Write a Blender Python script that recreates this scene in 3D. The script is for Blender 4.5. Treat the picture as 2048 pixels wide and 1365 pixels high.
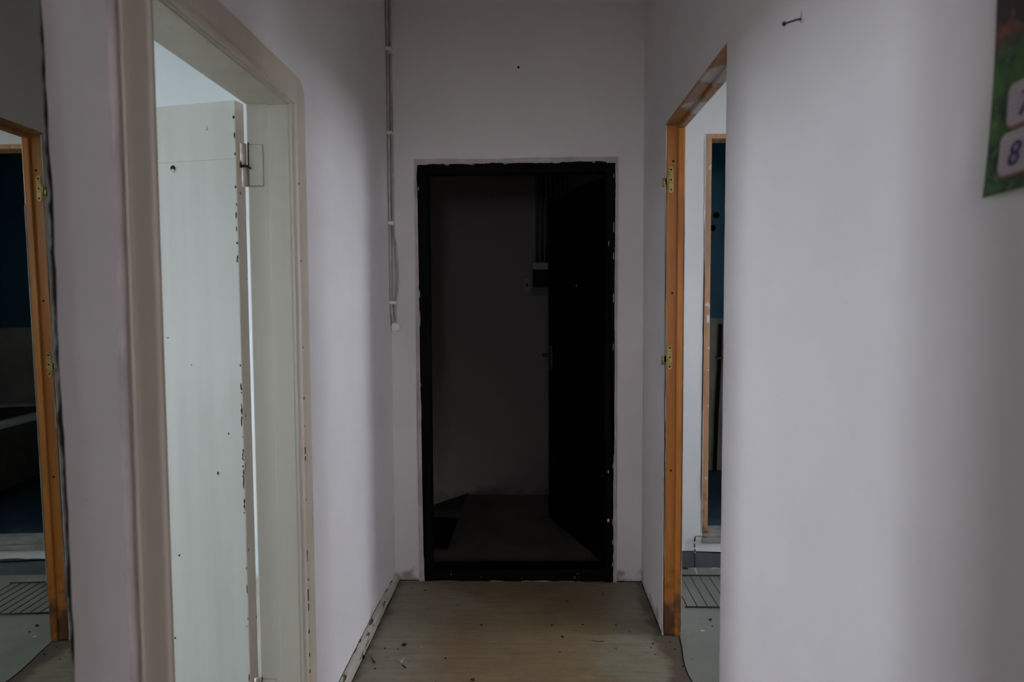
import bpy, bmesh, math, random
from mathutils import Vector, Matrix

# ---------------------------------------------------------------- camera, sky, exposure
scn = bpy.context.scene
col = scn.collection
for o in list(bpy.data.objects):
    bpy.data.objects.remove(o)

CAM_Z = 1.38
FPX = 1373.0
yaw, pitch, roll = 0.028, 0.0561, -0.005
fwd = Vector((-math.sin(yaw) * math.cos(pitch), math.cos(yaw) * math.cos(pitch), -math.sin(pitch)))
r0 = Vector((math.cos(yaw), math.sin(yaw), 0))
u0 = r0.cross(fwd)
rgt = r0 * math.cos(roll) + u0 * math.sin(roll)
up = u0 * math.cos(roll) - r0 * math.sin(roll)
cd = bpy.data.cameras.new('camera')
cd.sensor_width = 36.0
cd.lens = FPX / 2048 * 36.0
cd.clip_start = 0.02
cd.dof.use_dof = True
cd.dof.focus_distance = 2.9
cd.dof.aperture_fstop = 4.0
cam = bpy.data.objects.new('camera', cd)
col.objects.link(cam)
m3 = Matrix((rgt, up, -fwd)).transposed()
cam.matrix_world = Matrix.Translation((0, 0, CAM_Z)) @ m3.to_4x4()
scn.camera = cam

w = bpy.data.worlds.new('overcast_sky')
scn.world = w
w.use_nodes = True
bg = w.node_tree.nodes['Background']
bg.inputs['Color'].default_value = (0.81, 0.90, 1.0, 1)
bg.inputs['Strength'].default_value = 30.0

vs = scn.view_settings
vs.view_transform = 'Standard'
vs.look = 'None'
vs.gamma = 1.0
vs.use_curve_mapping = False
vs.exposure = 0.0


def portal(name, loc, direction, sy, sz):
    l = bpy.data.lights.new(name, 'AREA')
    l.shape = 'RECTANGLE'
    l.size = sy
    l.size_y = sz
    l.cycles.is_portal = True
    o = bpy.data.objects.new(name, l)
    col.objects.link(o)
    o.location = loc
    o.rotation_euler = Vector(direction).to_track_quat('-Z', 'Z').to_euler()
    return o


# window openings: (y0, y1, z0, z1)
WL = (1.72, 2.58, 0.90, 2.55)     # room on the left, in its outer wall
WR = (2.35, 2.93, 0.95, 2.75)     # room on the right, in its outer wall
WR2 = (1.05, 1.45, 0.95, 2.75)    # unseen casement added there to lighten the shaded strip of the left wall
XWL, XWR = -4.2, 4.0
WB = (-0.30, 0.20, 1.20, 2.15)    # (x0, x1, z0, z1) unseen window added behind the camera as corridor fill
YBACK = -2.6
portal('daylight_portal', (XWL - 0.02, (WL[0] + WL[1]) / 2, (WL[2] + WL[3]) / 2), (1, 0, 0), WL[1] - WL[0], WL[3] - WL[2])
portal('daylight_portal', (XWR + 0.02, (WR[0] + WR[1]) / 2, (WR[2] + WR[3]) / 2), (-1, 0, 0), WR[1] - WR[0], WR[3] - WR[2])

portal('daylight_portal', ((WB[0] + WB[1]) / 2, YBACK - 0.02, (WB[2] + WB[3]) / 2), (0, 1, 0), WB[1] - WB[0], WB[3] - WB[2])

WN = (-3.38, -2.93, 0.90, 2.35)      # (x0, x1, z0, z1) unseen window added to brighten the cream leaf and far wall
portal('daylight_portal', ((WN[0] + WN[1]) / 2, -0.62, (WN[2] + WN[3]) / 2), (0, 1, 0), WN[1] - WN[0], WN[3] - WN[2])

WM = (2.25, 2.60, 1.75, 2.20)      # (x0, x1, z0, z1) unseen window added to lift the white wall and dark corner
portal('daylight_portal', ((WM[0] + WM[1]) / 2, 0.28, (WM[2] + WM[3]) / 2), (0, 1, 0), WM[1] - WM[0], WM[3] - WM[2])

portal('daylight_portal', (XWR + 0.02, (WR2[0] + WR2[1]) / 2, (WR2[2] + WR2[3]) / 2), (-1, 0, 0), WR2[1] - WR2[0], WR2[3] - WR2[2])

# ---------------------------------------------------------------- main dimensions
XL, XR, D = -0.679, 0.539, 3.329      # corridor wall faces and end wall
XLB, XRB = -0.800, 0.620              # their faces in the side rooms
CEIL = 3.0
YB = -2.6
rnd = random.Random(7)


# ---------------------------------------------------------------- node materials
class NT:
    def __init__(self, name):
        self.m = bpy.data.materials.new(name)
        self.m.use_nodes = True
        self.t = self.m.node_tree
        self.p = self.t.nodes['Principled BSDF']
        self.tc = self.t.nodes.new('ShaderNodeTexCoord')

    def n(self, typ, **kw):
        nd = self.t.nodes.new(typ)
        for k, v in kw.items():
            setattr(nd, k, v)
        return nd

    def link(self, a, b):
        self.t.links.new(a, b)

    def coords(self, scale=(1, 1, 1), loc=(0, 0, 0), rot=(0, 0, 0)):
        mp = self.n('ShaderNodeMapping')
        mp.inputs['Scale'].default_value = scale
        mp.inputs['Location'].default_value = loc
        mp.inputs['Rotation'].default_value = rot
        self.link(self.tc.outputs['Object'], mp.inputs['Vector'])
        return mp.outputs['Vector']

    def noise(self, scale, detail=4, stretch=(1, 1, 1), loc=(0, 0, 0), rough=0.55, dist=0.0):
        nd = self.n('ShaderNodeTexNoise')
        nd.inputs['Scale'].default_value = scale
        nd.inputs['Detail'].default_value = detail
        nd.inputs['Roughness'].default_value = rough
        nd.inputs['Distortion'].default_value = dist
        self.link(self.coords(stretch, loc), nd.inputs['Vector'])
        return nd.outputs['Fac']

    def ramp(self, fac, lo, hi, a=0.0, b=1.0, smooth=False):
        mr = self.n('ShaderNodeMapRange')
        mr.interpolation_type = 'SMOOTHSTEP' if smooth else 'LINEAR'
        mr.inputs['From Min'].default_value = lo
        mr.inputs['From Max'].default_value = hi
        mr.inputs['To Min'].default_value = a
        mr.inputs['To Max'].default_value = b
        self.link(fac, mr.inputs['Value'])
        return mr.outputs['Result']

    def math(self, op, a, b=None):
        nd = self.n('ShaderNodeMath')
        nd.operation = op
        for i, v in enumerate((a, b)):
            if v is None:
                continue
            if isinstance(v, (int, float)):
                nd.inputs[i].default_value = v
            else:
                self.link(v, nd.inputs[i])
        return nd.outputs[0]

    def sep(self):
        s = self.n('ShaderNodeSeparateXYZ')
        self.link(self.tc.outputs['Object'], s.inputs[0])
        return s.outputs

    def mix(self, fac, a, b):
        nd = self.n('ShaderNodeMix')
        nd.data_type = 'RGBA'
        if isinstance(fac, (int, float)):
            nd.inputs[0].default_value = fac
        else:
            self.link(fac, nd.inputs[0])
        for sock, v in ((nd.inputs[6], a), (nd.inputs[7], b)):
            if isinstance(v, (tuple, list)):
                sock.default_value = (*v[:3], 1)
            else:
                self.link(v, sock)
        return nd.outputs[2]

    def bump(self, h, strength=0.2, dist=0.01):
        b = self.n('ShaderNodeBump')
        b.inputs['Strength'].default_value = strength
        b.inputs['Distance'].default_value = dist
        self.link(h, b.inputs['Height'])
        self.link(b.outputs['Normal'], self.p.inputs['Normal'])

    def done(self, color, rough=0.6, spec=0.3, metal=0.0):
        if isinstance(color, (tuple, list)):
            self.p.inputs['Base Color'].default_value = (*color[:3], 1)
        else:
            self.link(color, self.p.inputs['Base Color'])
        if isinstance(rough, (int, float)):
            self.p.inputs['Roughness'].default_value = rough
        else:
            self.link(rough, self.p.inputs['Roughness'])
        self.p.inputs['Specular IOR Level'].default_value = spec
        self.p.inputs['Metallic'].default_value = metal
        return self.m


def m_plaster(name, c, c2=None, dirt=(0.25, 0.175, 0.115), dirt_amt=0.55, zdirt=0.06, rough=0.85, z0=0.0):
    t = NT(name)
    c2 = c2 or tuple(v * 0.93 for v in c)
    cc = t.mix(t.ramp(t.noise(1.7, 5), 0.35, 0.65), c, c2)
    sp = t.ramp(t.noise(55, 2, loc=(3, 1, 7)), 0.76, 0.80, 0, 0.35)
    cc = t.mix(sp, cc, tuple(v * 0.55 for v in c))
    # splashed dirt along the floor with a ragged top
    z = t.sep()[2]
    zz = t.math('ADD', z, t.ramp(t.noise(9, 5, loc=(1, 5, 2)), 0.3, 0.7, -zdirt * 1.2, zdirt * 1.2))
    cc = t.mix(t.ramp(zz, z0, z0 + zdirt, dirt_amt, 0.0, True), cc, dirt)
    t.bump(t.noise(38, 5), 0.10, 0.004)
    return t.done(cc, rough, 0.2)


def m_plain(name, c, rough=0.6, spec=0.3, var=0.12, scale=14, metal=0.0, bump=0.08):
    t = NT(name)
    cc = t.mix(t.ramp(t.noise(scale, 5), 0.35, 0.65), c, tuple(v * (1 - var) for v in c))
    if bump:
        t.bump(t.noise(scale * 3, 4), bump, 0.003)
    return t.done(cc, rough, spec, metal)


def m_cream(name, c, chip=(0.10, 0.065, 0.045), chips=0.735, rough=0.38):
    # old gloss paint with brush marks, greasy smudges and chips down to the wood
    t = NT(name)
    streak = t.noise(16, 4, (1, 1, 0.04))
    cc = t.mix(t.ramp(streak, 0.3, 0.7), c, tuple(v * 0.90 for v in c))
    sm = t.ramp(t.noise(5, 5, (1, 1, 0.45), (2, 9, 4)), 0.55, 0.75, 0, 0.22)
    cc = t.mix(sm, cc, (c[0] * 0.72, c[1] * 0.66, c[2] * 0.55))
    ch = t.ramp(t.noise(34, 3, (1, 1, 0.5), (7, 3, 1)), chips, chips + 0.02)
    cc = t.mix(ch, cc, chip)
    t.bump(t.math('ADD', streak, t.math('MULTIPLY', ch, -0.6)), 0.12, 0.004)
    return t.done(cc, rough, 0.4)


def m_varnish(name, c, dark, white=0.0, wseed=0.0, wcol=(0.62, 0.60, 0.58), wscale=5.0):
    t = NT(name)
    gr = t.noise(30, 5, (1, 1, 0.05), (wseed, 2, 3), dist=0.4)
    cc = t.mix(t.ramp(gr, 0.32, 0.68), c, dark)
    cc = t.mix(t.ramp(t.noise(7, 4, (1, 1, 0.3), (4, wseed, 1)), 0.55, 0.8, 0, 0.55), cc, tuple(v * 0.45 for v in dark))
    z = t.sep()[2]
    zz = t.math('ADD', z, t.ramp(t.noise(14, 4), 0.3, 0.7, -0.16, 0.16))
    cc = t.mix(t.ramp(zz, 0.02, 0.26, 0.85, 0.0, True), cc, (0.045, 0.026, 0.018))
    if white > 0:
        f = t.ramp(t.noise(wscale, 4, (1, 1, 1), (wseed, 7, 2)), 1 - white, 1 - white + 0.03)
        cc = t.mix(f, cc, wcol)
    t.bump(gr, 0.08, 0.003)
    return t.done(cc, 0.36, 0.45)


M = {}
M['wall'] = m_plaster('wall_plaster', (0.87, 0.803, 0.803), zdirt=0.05)
M['wall_end'] = m_plaster('end_wall_plaster', (0.865, 0.79, 0.768), zdirt=0.045, dirt_amt=0.75)
M['room_l'] = m_plaster('left_room_plaster', (0.84, 0.895, 0.92))
M['room_r'] = m_plaster('right_room_plaster', (0.89, 0.875, 0.88), zdirt=0.02)
M['ceil'] = m_plain('ceiling_whitewash', (0.88, 0.84, 0.82), 0.9, 0.1)
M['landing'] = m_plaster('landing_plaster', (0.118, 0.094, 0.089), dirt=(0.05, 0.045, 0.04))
M['cream'] = m_cream('cream_gloss_paint', (0.585, 0.552, 0.455))
M['casing'] = m_cream('casing_paint', (0.69, 0.58, 0.475), chips=0.75)
M['leaf'] = m_cream('door_leaf_paint', (0.675, 0.675, 0.615), chips=0.765)
M['leaf_edge'] = m_cream('leaf_edge_paint', (0.86, 0.75, 0.67), chips=0.68)
M['pink'] = m_plain('pink_filler', (0.64, 0.535, 0.52), 0.8, 0.2, 0.25, 9)
M['varnish'] = m_varnish('varnished_pine', (0.56, 0.205, 0.034), (0.37, 0.115, 0.017))
M['varnish_head'] = m_varnish('varnished_pine_peeling', (0.46, 0.22, 0.09), (0.30, 0.13, 0.05), 0.50, 6.3, (0.60, 0.56, 0.54), 3.6)
M['tan'] = m_varnish('tan_wood', (0.52, 0.30, 0.16), (0.42, 0.22, 0.11), 0.36, 1.0, (0.66, 0.62, 0.6), 16)
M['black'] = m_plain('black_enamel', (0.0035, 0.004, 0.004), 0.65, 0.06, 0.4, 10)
M['black_leaf'] = m_plain('black_leaf_paint', (0.002, 0.002, 0.002), 0.9, 0.02, 0.4, 10)
M['chip'] = m_plain('bare_plaster_chip', (0.62, 0.57, 0.54), 0.9, 0.1)
M['blue'] = m_plain('blue_oil_paint', (0.03, 0.16, 0.27), 0.5, 0.35, 0.2, 3)
M['bathgrey'] = m_plain('grey_dado_paint', (0.48, 0.46, 0.42), 0.7, 0.2, 0.2, 6)
M['bathfloor'] = m_plain('blue_floor_paint', (0.06, 0.12, 0.20), 0.45, 0.35, 0.3, 5)
M['skirt'] = m_plain('grey_skirting_paint', (0.105, 0.115, 0.135), 0.6, 0.3, 0.25, 8)
M['cement'] = m_plain('cement', (0.36, 0.34, 0.32), 0.9, 0.1, 0.3, 18, bump=0.3)
M['brass'] = m_plain('worn_brass', (0.50, 0.36, 0.14), 0.42, 0.5, 0.45, 60, 0.75)
M['dark'] = m_plain('dark_hole', (0.015, 0.011, 0.009), 0.9, 0.05)
M['rust'] = m_plain('rust', (0.045, 0.02, 0.013), 0.9, 0.1, 0.5, 80)
M['iron'] = m_plain('dark_iron', (0.018, 0.018, 0.02), 0.5, 0.4, 0.3, 60)
M['wirepaint'] = m_plain('painted_cable', (0.52, 0.46, 0.44), 0.7, 0.25, 0.25, 20)
M['plastic'] = m_plain('white_plastic', (0.84, 0.80, 0.77), 0.5, 0.35)
M['enamel'] = m_plain('white_enamel', (0.62, 0.64, 0.66), 0.2, 0.5, 0.1, 4, bump=0)
M['tubside'] = m_plain('dark_tub_side', (0.10, 0.10, 0.07), 0.7, 0.2, 0.4, 7)  # dark olive tone for the tub below its rim
M['peel'] = m_plain('cream_peel', (0.75, 0.68, 0.46), 0.8, 0.1, 0.2, 80)
M['switch'] = m_plain('switch_plate_plastic', (0.13, 0.11, 0.10), 0.6, 0.3)
M['ground'] = m_plain('outside_ground', (0.12, 0.13, 0.10), 0.9, 0.1)
M['paper'] = m_plain('white_paper', (0.75, 0.74, 0.72), 0.8, 0.1)
M['leafbrown'] = m_plain('dry_leaf', (0.06, 0.04, 0.025), 0.8, 0.1, 0.4, 90)
M['crumb'] = m_plain('yellowed_plaster', (0.52, 0.46, 0.30), 0.9, 0.1, 0.3, 90)
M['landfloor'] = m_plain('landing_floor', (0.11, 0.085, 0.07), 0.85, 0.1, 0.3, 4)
M['meter'] = m_plain('meter_case', (0.008, 0.008, 0.008), 0.7, 0.05)
M['metertop'] = m_plain('meter_cover', (0.17, 0.165, 0.145), 0.6, 0.3)


def m_lino():
    t = NT('worn_linoleum')
    a = t.mix(t.ramp(t.noise(1.3, 5, (1, 0.8, 1), (5, 1, 0)), 0.35, 0.65), (0.30, 0.212, 0.120), (0.215, 0.148, 0.078))
    x = t.sep()[0]
    # the less walked strips along the walls keep the greenish grey colour
    xx = t.math('ADD', t.math('ABSOLUTE', t.math('ADD', x, 0.03)), t.ramp(t.noise(2.2, 5), 0.3, 0.7, -0.17, 0.17))
    a = t.mix(t.ramp(xx, 0.26, 0.50, 0, 0.85, True), a, (0.30, 0.278, 0.21))
    st = t.noise(9, 6, (0.35, 4.5, 1), (2, 3, 0), 0.65)
    a = t.mix(t.ramp(st, 0.42, 0.75, 0, 0.5), a, (0.15, 0.105, 0.062))
    a = t.mix(t.ramp(t.noise(5.5, 6, (1, 1.5, 1), (6, 2, 0), 0.7), 0.5, 0.72, 0, 0.55), a, (0.13, 0.088, 0.05))
    a = t.mix(t.ramp(t.noise(7.5, 6, (0.8, 2.2, 1), (1, 8, 0), 0.7), 0.56, 0.75, 0, 0.5), a, (0.40, 0.34, 0.23))
    a = t.mix(t.ramp(t.noise(24, 4, (1, 1.6, 1), (8, 3, 0)), 0.62, 0.78, 0, 0.7), a, (0.14, 0.10, 0.065))
    a = t.mix(t.ramp(t.noise(75, 2, (1, 1, 1), (1, 3, 0)), 0.70, 0.75, 0, 0.85), a, (0.05, 0.036, 0.028))
    edge = t.math('ADD', t.math('ABSOLUTE', t.math('ADD', x, 0.07)), t.ramp(t.noise(13, 5, loc=(4, 4, 0)), 0.3, 0.7, -0.035, 0.035))
    a = t.mix(t.ramp(edge, 0.54, 0.61, 0, 0.75, True), a, (0.075, 0.05, 0.035))
    t.bump(st, 0.08, 0.003)
    return t.done(a, t.ramp(t.noise(6, 4), 0.3, 0.7, 0.42, 0.62), 0.3)


def m_floor2():
    t = NT('grey_green_floor_paint')
    a = t.mix(t.ramp(t.noise(3, 6), 0.35, 0.65), (0.275, 0.274, 0.245), (0.21, 0.212, 0.19))
    a = t.mix(t.ramp(t.noise(18, 4, loc=(3, 1, 1)), 0.62, 0.74, 0, 0.6), a, (0.20, 0.16, 0.12))
    a = t.mix(t.ramp(t.noise(70, 2, loc=(1, 6, 1)), 0.70, 0.74, 0, 0.8), a, (0.06, 0.05, 0.045))
    t.bump(t.noise(40, 4), 0.08, 0.003)
    return t.done(a, 0.6, 0.3)


M['lino'] = m_lino()
M['floor2'] = m_floor2()


def m_base():
    t = NT('chipped_baseboard_paint')
    a = t.mix(t.ramp(t.noise(25, 4, (1, 0.2, 1)), 0.35, 0.65), (0.62, 0.565, 0.50), (0.50, 0.445, 0.385))
    ch = t.ramp(t.noise(42, 4, (1, 0.22, 1.2), (3, 3, 8)), 0.60, 0.64)
    a = t.mix(ch, a, (0.075, 0.05, 0.035))
    t.bump(ch, -0.3, 0.003)
    return t.done(a, 0.6, 0.3)


M['base'] = m_base()
M['floor_l'] = m_plain('beige_floor_paint', (0.50, 0.46, 0.40), 0.6, 0.3, 0.2, 4)
M['dirt_edge_shadow'] = m_plain('dark_line', (0.035, 0.026, 0.02), 0.9, 0.1, 0.3, 40)  # grime of the joints, also the linoleum edge with its painted shadow


# ---------------------------------------------------------------- mesh helpers
def prop(o, label=None, cat=None, group=None, kind=None):
    if label: o['label'] = label
    if cat: o['category'] = cat
    if group: o['group'] = group
    if kind: o['kind'] = kind
    return o


def empty(name, loc=(0, 0, 0), rz=0.0, **kw):
    o = bpy.data.objects.new(name, None)
    o.empty_display_size = 0.05
    col.objects.link(o)
    o.location = loc
    o.rotation_euler = (0, 0, rz)
    return prop(o, **kw)


def world_loc(o):
    v = Vector((0, 0, 0))
    while o is not None:
        v += o.location
        o = o.parent
    return v


def link(name, me, mat, parent=None, local=False, smooth=False, mats=None):
    """mesh given in world coordinates (or in the parent's own when local)"""
    for mt in (mats or [mat]):
        me.materials.append(mt)
    o = bpy.data.objects.new(name, me)
    col.objects.link(o)
    if parent is not None:
        if not local:
            me.transform(Matrix.Translation(-world_loc(parent)))
        o.parent = parent
    if smooth:
        for p in me.polygons:
            p.use_smooth = True
    return o


def bm_to(name, bm):
    bmesh.ops.recalc_face_normals(bm, faces=bm.faces)
    me = bpy.data.meshes.new(name)
    bm.to_mesh(me)
    bm.free()
    return me


def add_box(bm, x0, x1, y0, y1, z0, z1, bev=0.0, seg=2):
    g = bmesh.ops.create_cube(bm, size=1.0)
    vs_ = g['verts']
    for v in vs_:
        v.co = Vector((x0 + (v.co.x + .5) * (x1 - x0), y0 + (v.co.y + .5) * (y1 - y0), z0 + (v.co.z + .5) * (z1 - z0)))
    if bev > 0:
        es = list({e for v in vs_ for e in v.link_edges})
        bmesh.ops.bevel(bm, geom=es, offset=bev, segments=seg, profile=0.5, affect='EDGES')


def boxes(name, bl, mat, parent=None, bev=0.0, local=False, **kw):
    bm = bmesh.new()
    for b in bl:
        add_box(bm, *b, bev=bev)
    return prop(link(name, bm_to(name, bm), mat, parent, local), **kw)


def box(name, b, mat, parent=None, bev=0.0, local=False, **kw):
    return boxes(name, [b], mat, parent, bev, local, **kw)


def tube_mesh(name, pts, r, n=8, close=False):
    pts = [Vector(p) for p in pts]
    rs = r if isinstance(r, (list, tuple)) else [r] * len(pts)
    bm = bmesh.new()
    rings = []
    prev = None
    for i, p in enumerate(pts):
        a = pts[max(0, i - 1)]
        b = pts[min(len(pts) - 1, i + 1)]
        d = (b - a).normalized()
        if prev is None:
            s = d.cross(Vector((0, 0, 1)))
            if s.length < 1e-3:
                s = d.cross(Vector((0, 1, 0)))
        else:
            s = prev - d * prev.dot(d)
        s.normalize()
        prev = s
        q = d.cross(s)
        rings.append([bm.verts.new(p + (s * math.cos(k * 2 * math.pi / n) + q * math.sin(k * 2 * math.pi / n)) * rs[i]) for k in range(n)])
    for i in range(len(rings) - 1):
        for k in range(n):
            bm.faces.new((rings[i][k], rings[i][(k + 1) % n], rings[i + 1][(k + 1) % n], rings[i + 1][k]))
    bm.faces.new(rings[0])
    bm.faces.new(list(reversed(rings[-1])))
    return bm_to(name, bm)


def tube(name, pts, r, mat, parent=None, n=8, local=False, **kw):
    return prop(link(name, tube_mesh(name, pts, r, n), mat, parent, local, True), **kw)


def spline(pts, k=6):
    """Catmull-Rom through the points"""
    pts = [Vector(p) for p in pts]
    P = [pts[0] * 2 - pts[1]] + pts + [pts[-1] * 2 - pts[-2]]
    out = []
    for i in range(1, len(P) - 2):
        for j in range(k):
            t = j / k
            a, b, c, d = P[i - 1], P[i], P[i + 1], P[i + 2]
            out.append(0.5 * ((2 * b) + (c - a) * t + (2 * a - 5 * b + 4 * c - d) * t * t + (3 * b - a - 3 * c + d) * t ** 3))
    out.append(pts[-1])
    return out


def slab(name, outline, axis, a, b, mat, parent=None, local=False, **kw):
    """prism: a 2-D outline pushed along one axis (0 x, 1 y, 2 z) from a to b"""
    def P(u, v, t):
        return {0: (t, u, v), 1: (u, t, v), 2: (u, v, t)}[axis]
    bm = bmesh.new()
    A = [bm.verts.new(P(u, v, a)) for u, v in outline]
    B = [bm.verts.new(P(u, v, b)) for u, v in outline]
    n = len(A)
    bm.faces.new(A)
    bm.faces.new(list(reversed(B)))
    for i in range(n):
        bm.faces.new((A[i], A[(i + 1) % n], B[(i + 1) % n], B[i]))
    bmesh.ops.triangulate(bm, faces=[f for f in bm.faces if len(f.verts) > 4])
    return prop(link(name, bm_to(name, bm), mat, parent, local), **kw)


def jag(p, q, n, amp, seed, spikes=0.0):
    """ragged run of points from p to q (2-D)"""
    r = random.Random(seed)
    out = []
    dx, dy = q[0] - p[0], q[1] - p[1]
    L = math.hypot(dx, dy)
    nx, ny = -dy / L, dx / L
    drift = 0.0
    for i in range(n + 1):
        t = i / n
        drift = 0.75 * drift + r.uniform(-1, 1) * amp
        o = drift if 0 < i < n else 0
        if 0 < i < n and r.random() < spikes:
            o += r.uniform(-2, 2) * amp
        out.append((p[0] + dx * t + nx * o, p[1] + dy * t + ny * o))
    return out


# ================================================================= THE SETTING
S = dict(kind='structure')

# floors ------------------------------------------------------------------
lino_edge = [(0.539, 3.329), (0.541, 2.86), (0.546, 2.79), (0.607, 2.787), (0.600, 2.72), (0.594, 2.67), (0.583, 2.60), (0.577, 2.54),
             (0.576, 2.48), (0.580, 2.43), (0.584, 2.30), (0.58, 2.1), (0.575, 1.96), (0.539, 1.95), (0.539, YB)]
slab('floor', [(XLB, YB), (XLB, 1.3), (XLB, 2.0), (XL, 2.0), (XL, D)] + lino_edge, 2, -0.004, 0.0, M['lino'],
     label='worn beige brown linoleum floor of the corridor', cat='floor', **S)
tube('linoleum_edge_shadow', [(v_.x + 0.0005, v_.y, -0.0006) for v_ in spline([(a_, b_, 0) for a_, b_ in lino_edge[3:13]], 5)], 0.0026, M['dirt_edge_shadow'], bpy.data.objects['floor'], 6)  # dark strip: linoleum edge with its thickness shadow put into the colour
box('floor_right_room', (XR - 0.3, XWR, 0.3, 3.532, -0.10, -0.0045), M['floor2'], label='grey green painted floor beyond the varnished doorway', cat='floor', **S)
box('floor_left_room', (XWL, XLB, -0.6, 3.4, -0.10, -0.002), M['floor_l'], label='linoleum floor of the room behind the cream door', cat='floor', **S)
box('outside_ground', (-60, 60, -60, 60, -4.2, -4.0), M['ground'], label='dull ground far below the windows', cat='ground', **S)
box('ceiling', (XWL - 0.3, XWR + 0.3, YB - 0.1, 6.2, CEIL, CEIL + 0.1), M['ceil'], label='whitewashed ceiling over corridor and rooms', cat='ceiling', **S)

# left wall with the doorway of the cream door -----------------------------------
LO0, LO1, LOZ = 1.190, 1.990, 1.985
boxes('wall_left', [(XLB, XL, YB, LO0, 0, CEIL), (XLB, XL, LO1, D, 0, CEIL), (XLB, XL, LO0, LO1, LOZ, CEIL)], M['wall'],
      label='pinkish white plaster wall with the cream doorway', cat='wall', **S)
# right wall with the varnished doorway ------------------------------------------
RO0, RO1, ROZ = 1.955, 2.800, 2.090


def right_wall():
    bm = bmesh.new()
    # near stretch with a softly rounded plaster edge at the doorway
    prof = [(XR, YB), (XR, RO0 - 0.02), (XR + 0.002, RO0 - 0.009), (XR + 0.008, RO0 - 0.002), (XR + 0.018, RO0), (XRB, RO0), (XRB, YB)]
    nz = 60
    r = random.Random(3)
    rows = []
    for i in range(nz + 1):
        z = CEIL * i / nz
        k = r.uniform(-1, 1) * 0.0016 if z < ROZ else 0
        rows.append([bm.verts.new((x if z < ROZ + 0.02 or j > 4 else XR, (y + (k if j in (2, 3, 4) else 0)) if z < ROZ + 0.02 else min(RO0, y + (0.02 if 0 < j < 5 else 0)), z)) for j, (x, y) in enumerate(prof)])
    n = len(prof)
    for i in range(nz):
        for j in range(n):
            bm.faces.new((rows[i][j], rows[i][(j + 1) % n], rows[i + 1][(j + 1) % n], rows[i + 1][j]))
    bm.faces.new(rows[0])
    bm.faces.new(rows[-1])
    add_box(bm, XR, XRB, RO1, D, 0, CEIL)
    add_box(bm, XR + 0.0002, XRB, RO0 - 0.03, RO1, ROZ, CEIL)
    return bm_to('wall_right', bm)


prop(link('wall_right', right_wall(), M['wall']), label='white plaster wall with the varnished doorway and the nail', cat='wall', **S)

# end wall with the black doorway -------------------------------------------
EX0, EX1, EZ = -0.544, 0.402, 2.046      # outside of the black frame
boxes('wall_end', [(XLB, EX0 + 0.02, D, D + 0.13, 0, CEIL), (EX1 - 0.02, XRB, D, D + 0.13, 0, CEIL), (EX0 + 0.02, EX1 - 0.02, D, D + 0.13, EZ - 0.02, CEIL)],
      M['wall_end'], label='dim white end wall around the black doorway', cat='wall', **S)
boxes('wall_back', [(XLB, WB[0], YB - 0.2, YB, 0, CEIL), (WB[1], XRB, YB - 0.2, YB, 0, CEIL), (WB[0], WB[1], YB - 0.2, YB, 0, WB[2]), (WB[0], WB[1], YB - 0.2, YB, WB[3], CEIL)],
      M['wall'], label='plaster wall with an added fill window closing the corridor', cat='wall', **S)

# rooms at the sides ----------------------------------------------------------
box('wall_left_room_far', (XWL, XLB, 3.30, 3.42, 0, CEIL), M['room_l'], label='pale blue white wall behind the cream door', cat='wall', **S)
boxes('wall_left_room_near', [(XWL, WN[0], -0.75, -0.60, 0, CEIL), (WN[1], XLB, -0.75, -0.60, 0, CEIL), (WN[0], WN[1], -0.75, -0.60, 0, WN[2]), (WN[0], WN[1], -0.75, -0.60, WN[3], CEIL)], M['room_l'], label='plaster wall of the room behind the cream door', cat='wall', **S)


def window_wall(name, x0, x1, y0, y1, wn, mat, label):
    boxes(name, [(x0, x1, y0, wn[0], -0.1, CEIL), (x0, x1, wn[1], y1, -0.1, CEIL), (x0, x1, wn[0], wn[1], -0.1, wn[2]), (x0, x1, wn[0], wn[1], wn[3], CEIL)],
          mat, label=label, cat='wall', **S)


window_wall('wall_left_room_outer', XWL - 0.25, XWL, -0.72, 3.42, WL, M['room_l'], 'outer wall with the window of the cream door room')
boxes('wall_right_room_outer', [(XWR, XWR + 0.25, 0.15, WR2[0], -0.1, CEIL), (XWR, XWR + 0.25, WR2[1], WR[0], -0.1, CEIL), (XWR, XWR + 0.25, WR[1], 3.64, -0.1, CEIL),
      (XWR, XWR + 0.25, WR2[0], WR2[1], -0.1, WR2[2]), (XWR, XWR + 0.25, WR2[0], WR2[1], WR2[3], CEIL), (XWR, XWR + 0.25, WR[0], WR[1], -0.1, WR[2]), (XWR, XWR + 0.25, WR[0], WR[1], WR[3], CEIL)],
      M['room_r'], label='outer wall with the window and added casement of the grey floored room', cat='wall', **S)


def m_glass():
    m = bpy.data.materials.new('window_glass')
    m.use_nodes = True
    nt = m.node_tree
    nt.nodes.clear()
    out = nt.nodes.new('ShaderNodeOutputMaterial')
    mx = nt.nodes.new('ShaderNodeMixShader')
    mx.inputs[0].default_value = 0.06
    tr = nt.nodes.new('ShaderNodeBsdfTransparent')
    gl = nt.nodes.new('ShaderNodeBsdfGlossy')
    gl.inputs['Roughness'].default_value = 0.02
    nt.links.new(tr.outputs[0], mx.inputs[1])
    nt.links.new(gl.outputs[0], mx.inputs[2])
    nt.links.new(mx.outputs[0], out.inputs[0])
    return m


M['glass'] = m_glass()


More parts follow.
